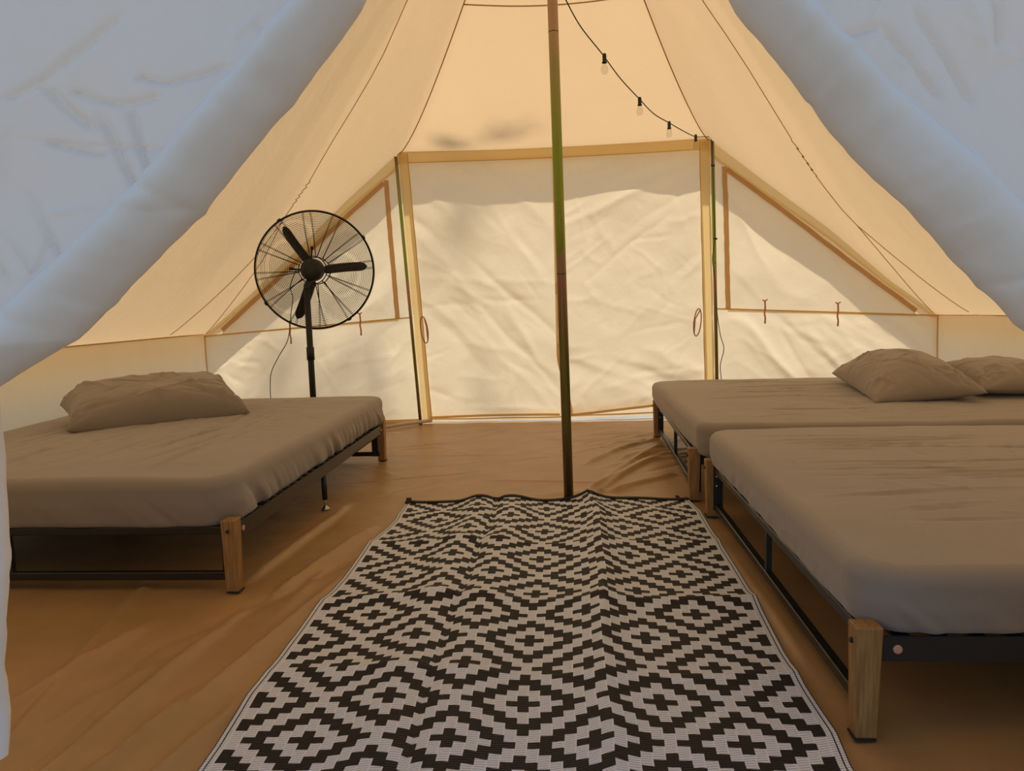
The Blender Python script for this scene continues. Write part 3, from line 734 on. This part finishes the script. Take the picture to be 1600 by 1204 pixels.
def pillow(name, loc, rz, L, W, T, mat, seed, tilt=(0, 0), peak=(0, 0), pw=2.6):
    nu, nv = 90, 70; u = np.linspace(-1, 1, nu); v = np.linspace(-1, 1, nv); A, B = np.meshgrid(u, v)
    pinch = .07
    X = A*L/2*(1-pinch*(1-B**2)*np.abs(A)**2); Y = B*W/2*(1-pinch*1.3*(1-A**2)*np.abs(B)**2)
    h = np.maximum(0, (1-np.abs(A)**pw))**.5*np.maximum(0, (1-np.abs(B)**pw))**.5
    h = h*(1+.18*(peak[0]*A+peak[1]*B))
    cr_ = creases(X, Y, 44, (-L/2, L/2, -W/2, W/2), 20, 60, .09, .009, .010, seed)+fbm(X*5, Y*5, seed)*.014
    rad = np.minimum(1, h*3)
    for sx in (-1, 1):
        for sy in (-1, 1):
            d = np.hypot(X-sx*L/2, Y-sy*W/2); th = np.arctan2(Y-sy*W/2, X-sx*L/2)
            cr_ = cr_ + .007*np.sin(th*13+seed)*np.exp(-(d/.14)**2)
    top = T*.72*h+cr_*rad; bot = -T*.28*h+cr_*.3*rad
    P1 = np.stack([X, Y, top], -1).reshape(-1, 3); P2 = np.stack([X, Y, np.minimum(bot, top)], -1).reshape(-1, 3)
    F = gridf(nv, nu)+[f[::-1] for f in gridf(nv, nu, nu*nv)]
    o = mesh(name, np.concatenate([P1, P2]), F, mat)
    bm = bmesh.new(); bm.from_mesh(o.data); bmesh.ops.remove_doubles(bm, verts=bm.verts, dist=.0006); bmesh.ops.recalc_face_normals(bm, faces=bm.faces)
    for f in bm.faces: f.smooth = True
    bm.to_mesh(o.data); bm.free()
    o.location = loc; o.rotation_euler = (tilt[0], tilt[1], rz); return o
p1 = pillow('pillow', (-2.05, 3.52, .425), math.radians(38), .80, .48, .20, SHEET, 301, (math.radians(9), 0), (.25, .5), 4.5)
tag(p1, 'plump taupe pillow lying on the left bed', 'pillow')
p2 = pillow('pillow', (1.78, 4.02, .418), math.radians(84), .84, .50, .225, SHEET, 311, (math.radians(-5), math.radians(-4)), (.7, -.3), 2.2)
tag(p2, 'taupe pillow in front on the far right bed, with a raised corner', 'pillow', 'pillows on the far right bed')
p3 = pillow('pillow', (2.31, 4.06, .408), math.radians(86), .76, .54, .165, SHEET, 321, (0, 0))
tag(p3, 'taupe pillow on the far right bed, half hidden behind another pillow at the frame edge', 'pillow', 'pillows on the far right bed')

# ------------------------------------------------------------------ fan
fx, fy, fz = -1.584, 4.50, 1.140
fan = empty('standing_fan', (fx, fy, 0)); tag(fan, 'large black industrial pedestal fan with wire cage, standing behind the left bed', 'fan')
MB().tube([(0, 0, .02), (0, 0, 1.02)], .019, 16).build('pole', FANB, fan, True)
MB().lathe([(0, 0), (.19, 0), (.205, .006), (.20, .018), (.06, .04), (.03, .055), (.024, .09)], (0, 0, 0), (0, 0, 1), 32).build('base', FANB, fan, True)
MB().tube([(0, 0, .58), (0, 0, .66)], .024, 16).build('height_collar', FANB, fan, True)
ax = Vector((math.sin(math.radians(10))*-1, math.cos(math.radians(10)), .02)).normalized()   # the fan blows away from the camera
hc = Vector((.015, .12, fz))                       # centre of the cage, relative to the pole
sxv = ax.cross(Vector((0, 0, 1))).normalized(); szv = sxv.cross(ax).normalized()
def fp(r, a, d): return hc+sxv*(r*math.cos(a))+szv*(r*math.sin(a))+ax*d
mo = MB().lathe([(0, -.15), (.035, -.15), (.062, -.135), (.070, -.10), (.070, -.03), (.050, -.01), (.02, 0)], hc, ax, 28).build('motor', FANB, fan, True)
MB().tube([(0, 0, 1.0), (0, .0, 1.04), Vector(hc)+ax*-.09-szv*.03], .018, 12).build('neck', FANB, fan, True)
MB().tube([hc-ax*.10+szv*.06, hc-ax*.10+szv*.135+sxv*.01], .006, 8).lathe([(0, 0), (.010, 0), (.010, .018), (0, .02)], hc-ax*.10+szv*.125+sxv*.01, szv, 12).build('oscillation_knob', FANB, mo, True)
MB().tube([hc-ax*.08-sxv*.05, hc-ax*.08-sxv*.135+szv*.01], .006, 8).lathe([(0, 0), (.010, 0), (.010, .025), (0, .028)], hc-ax*.08-sxv*.115+szv*.01, -sxv, 12).build('tilt_handle', FANB, mo, True)
R = .370
def ring_pts(r, d, n=72): return [fp(r, 2*math.pi*k/n, d) for k in range(n)]
MB().tube(ring_pts(R, .02, 96), .0065, 8, closed=True).build('outer_ring', FANB, fan, True)
for nm, sgn in (('rear_guard', -1), ('front_guard', 1)):
    def dep(r): q = r/R; return .02+sgn*(.085*(1-q**2.2)**.6 if q < 1 else 0)
    m = MB(); nr = 27
    for k in range(nr):
        r = .085+(R-.085)*(k+.5)/nr*.995
        m.tube(ring_pts(r, dep(r), 64), .0009, 4, closed=True)
    g = m.build(nm, FANB, fan, True)
    m2_ = MB()
    nsp = 12 if sgn < 0 else 12
    for k in range(nsp):
        a = 2*math.pi*k/nsp+(.14 if sgn < 0 else .02)
        for da in (-.010, .010): m2_.tube([fp(r, a+da*(1 if r > .1 else 2), dep(r)) for r in np.linspace(.085, R, 9)], .0016, 4)
    m2_.build('spokes', FANB, g, True)
    MB().tube(ring_pts(.085, dep(.085), 40), .003, 6, closed=True).build('inner_ring', FANB, g, True)
    for k in range(4 if sgn < 0 else 0):
        a = math.pi*(.18+k*.5); MB().tube([fp(R+.002, a-.03, .02), fp(R+.004, a, .02), fp(R+.002, a+.03, .02)], .010, 6).build('clip', FANB, g, True)
MB().lathe([(0, -.01), (.048, -.005), (.052, .02), (.045, .05), (.02, .062)], hc, ax, 24).build('hub', FANB, fan, True)
def blade(a0):
    nu, nv = 22, 7; P = np.zeros((nv, nu, 3))
    for i in range(nu):
        u = i/(nu-1); r = .03+.30*u; w = .085*(1-.25*u)*math.sqrt(max(0.0, 1-max(0, (u-.82)/.18)**2))*(min(1, .35+u*4)); w = max(w, .004)
        tw = math.radians(48-18*u)
        for j in range(nv):
            v = (j/(nv-1)-.5)*w+.012*math.sin(u*2.5)
            P[j, i] = fp(r, a0, .02)+(-sxv*math.sin(a0)+szv*math.cos(a0))*(v*math.cos(tw))+ax*(v*math.sin(tw)+.004*math.cos(j))
    o = grid('blade', P, FANB, fan); s = o.modifiers.new('thick', 'SOLIDIFY'); s.thickness = .003; return o
for a in (math.radians(122), math.radians(2), math.radians(246)): blade(a)
cord = [hc-ax*.08-sxv*.10, (-.125, .06, 1.04), (-.12, .08, .97), (-.145, .10, .88), (-.16, .10, .78), (-.185, .10, .69), (-.245, .10, .60), (-.30, .10, .50), (-.315, .10, .40), (-.31, .08, .28), (-.32, .02, .1), (-.36, .05, .020), (-.6, .25, .020), (-.9, .45, .020)]
def smooth_path(pts, n=6):
    pts = [Vector(p) for p in pts]; out = []
    for i in range(len(pts)-1):
        p0 = pts[max(i-1, 0)]; p1_ = pts[i]; p2_ = pts[i+1]; p3_ = pts[min(i+2, len(pts)-1)]
        for k in range(n):
            t = k/n; out.append(.5*((2*p1_)+(p2_-p0)*t+(2*p0-5*p1_+4*p2_-p3_)*t*t+(3*p1_-p0-3*p2_+p3_)*t**3))
    return out+[pts[-1]]
MB().tube(smooth_path(cord), .0028, 6).build('power_cord', CABLE, fan, True)

# ------------------------------------------------------------------ string lights
cb = [(.03, 3.26, 2.17), (.10, 3.41, 2.10), (.21, 3.65, 2.05), (.31, 3.86, 1.995), (.43, 4.11, 1.955), (.53, 4.33, 1.93), (.65, 4.57, 1.93), (.78, 4.84, 1.935), (.90, 5.11, 1.955), (1.0, 5.32, 1.995), (1.06, 5.42, 2.0),
      (1.072, 5.435, 1.90), (1.078, 5.435, 1.70), (1.086, 5.435, 1.45), (1.090, 5.435, 1.30), (1.074, 5.435, 1.17), (1.092, 5.435, 1.02), (1.105, 5.435, .80), (1.13, 5.43, .62), (1.155, 5.43, .52), (1.13, 5.43, .40), (1.14, 5.43, .27), (1.15, 5.40, .05), (1.2, 5.36, .012)]
sl_ = empty('string_light', (.03, 3.26, 2.17)); tag(sl_, 'black festoon light cable with small clear bulbs from centre pole to right door pole', 'string lights')
o0 = Vector((.03, 3.26, 2.17))
path = smooth_path(cb)
MB().tube([p-o0 for p in path], .003, 6).tube([Vector((0,0,0)), Vector((-.03, -.06, .03)), Vector((-.06, -.03, .05)), Vector((-.05, .0, .06))], .003, 6).build('cable', CABLE, sl_, True)
def socket(p, up=False, small=False):
    p = Vector(p)-o0; s = .6 if small else 1
    k = MB().lathe([(0, .014*s), (.007*s, .014*s), (.0095*s, .006*s), (.0095*s, -.022*s), (.012*s, -.024*s), (.012*s, -.030*s), (0, -.030*s)], p, (0, 0, 1) if not small else (-1, -.3, .1), 14).build('socket', CABLE, sl_, True)
    if not small: MB().lathe([(0, -.030), (.008, -.030), (.014, -.042), (.018, -.056), (.016, -.070), (.009, -.079), (0, -.081)], p, (0, 0, 1), 16).build('bulb', BULB, k, True)
for p in ((.22, 3.67, 2.045), (.43, 4.11, 1.952), (.65, 4.57, 1.925), (.90, 5.11, 1.955)): socket(p)
for p in ((1.07, 5.43, 1.82), (1.088, 5.43, 1.31)): socket(p, small=True)

# pale tube lying on the floor in the left corner of the door
tb = empty('floor_tube', (-1.34, 5.24, .020)); tag(tb, 'pale plastic tube lying on the floor left of the back door', 'tube')
MB().tube([(0, -.02, .002), (.15, .14, .004), (.31, .26, .002)], .014, 12).build('tube', PALE, tb, True)
MB().tube([(-.02, -.03, .002), (0, -.02, .002)], .015, 12).build('end_cap', BLACK, tb, True)

# leafy branches outside behind the tent: their soft shade falls on the back wall
BARK = plain('bark', (.14, .09, .05), .9); LEAF = plain('leaf', (.07, .12, .03), .7)
tree = empty('tree', (-4.6, 10.5, -.03)); tag(tree, 'leafy tree outside, casting soft shade on the back wall', None, None, 'structure')
o_ = Vector(tree.location)
tk = [Vector((-4.6, 10.5, -.03)), Vector((-4.5, 10.4, 2.5)), Vector((-4.2, 10.2, 5)), Vector((-3.8, 10, 7))]
MB().tube([p-o_ for p in tk], [.17, .14, .11, .06], 12).build('trunk', BARK, tree, True)
rg = random.Random(5)
spots = [((-.80, 1.47), .26), ((-.62, 1.60), .10), ((-1.75, .42), .22), ((-2.15, .38), .24), ((-1.45, .30), .16), ((-.60, .14), .16), ((-2.2, .55), .16)]
cls = []
for (x, z), r in spots:
    d = 9.5; p = Vector((x, YB, z))+sd*d; cls.append((p, r))
cls += [(Vector((-.35, 5.2, 2.08))+sd*9.5, .15), (Vector((-.75, 5.35, 2.05))+sd*9.5, .10)]
for p, r in cls:
    MB().tube([tk[2]-o_, (tk[2]*.4+p*.6+Vector((0, 0, .3)))-o_, p-o_], [.03, .015, .006], 6).build('branch', BARK, tree, True)
    m = MB()
    for _ in range(13):
        q = p+Vector((rg.gauss(0, r*.55), rg.gauss(0, r*.55), rg.gauss(0, r*.55)))-o_
        a = Vector((rg.uniform(-1, 1), rg.uniform(-1, 1), rg.uniform(-.4, .4))).normalized(); b = a.cross(Vector((0, 0, 1))).normalized()
        L = rg.uniform(.05, .09); m.add([q-a*L, q+b*L*.45, q+a*L, q-b*L*.45], [(0, 1, 2, 3)])
    f = m.build('foliage', LEAF, tree); f['kind'] = 'stuff'
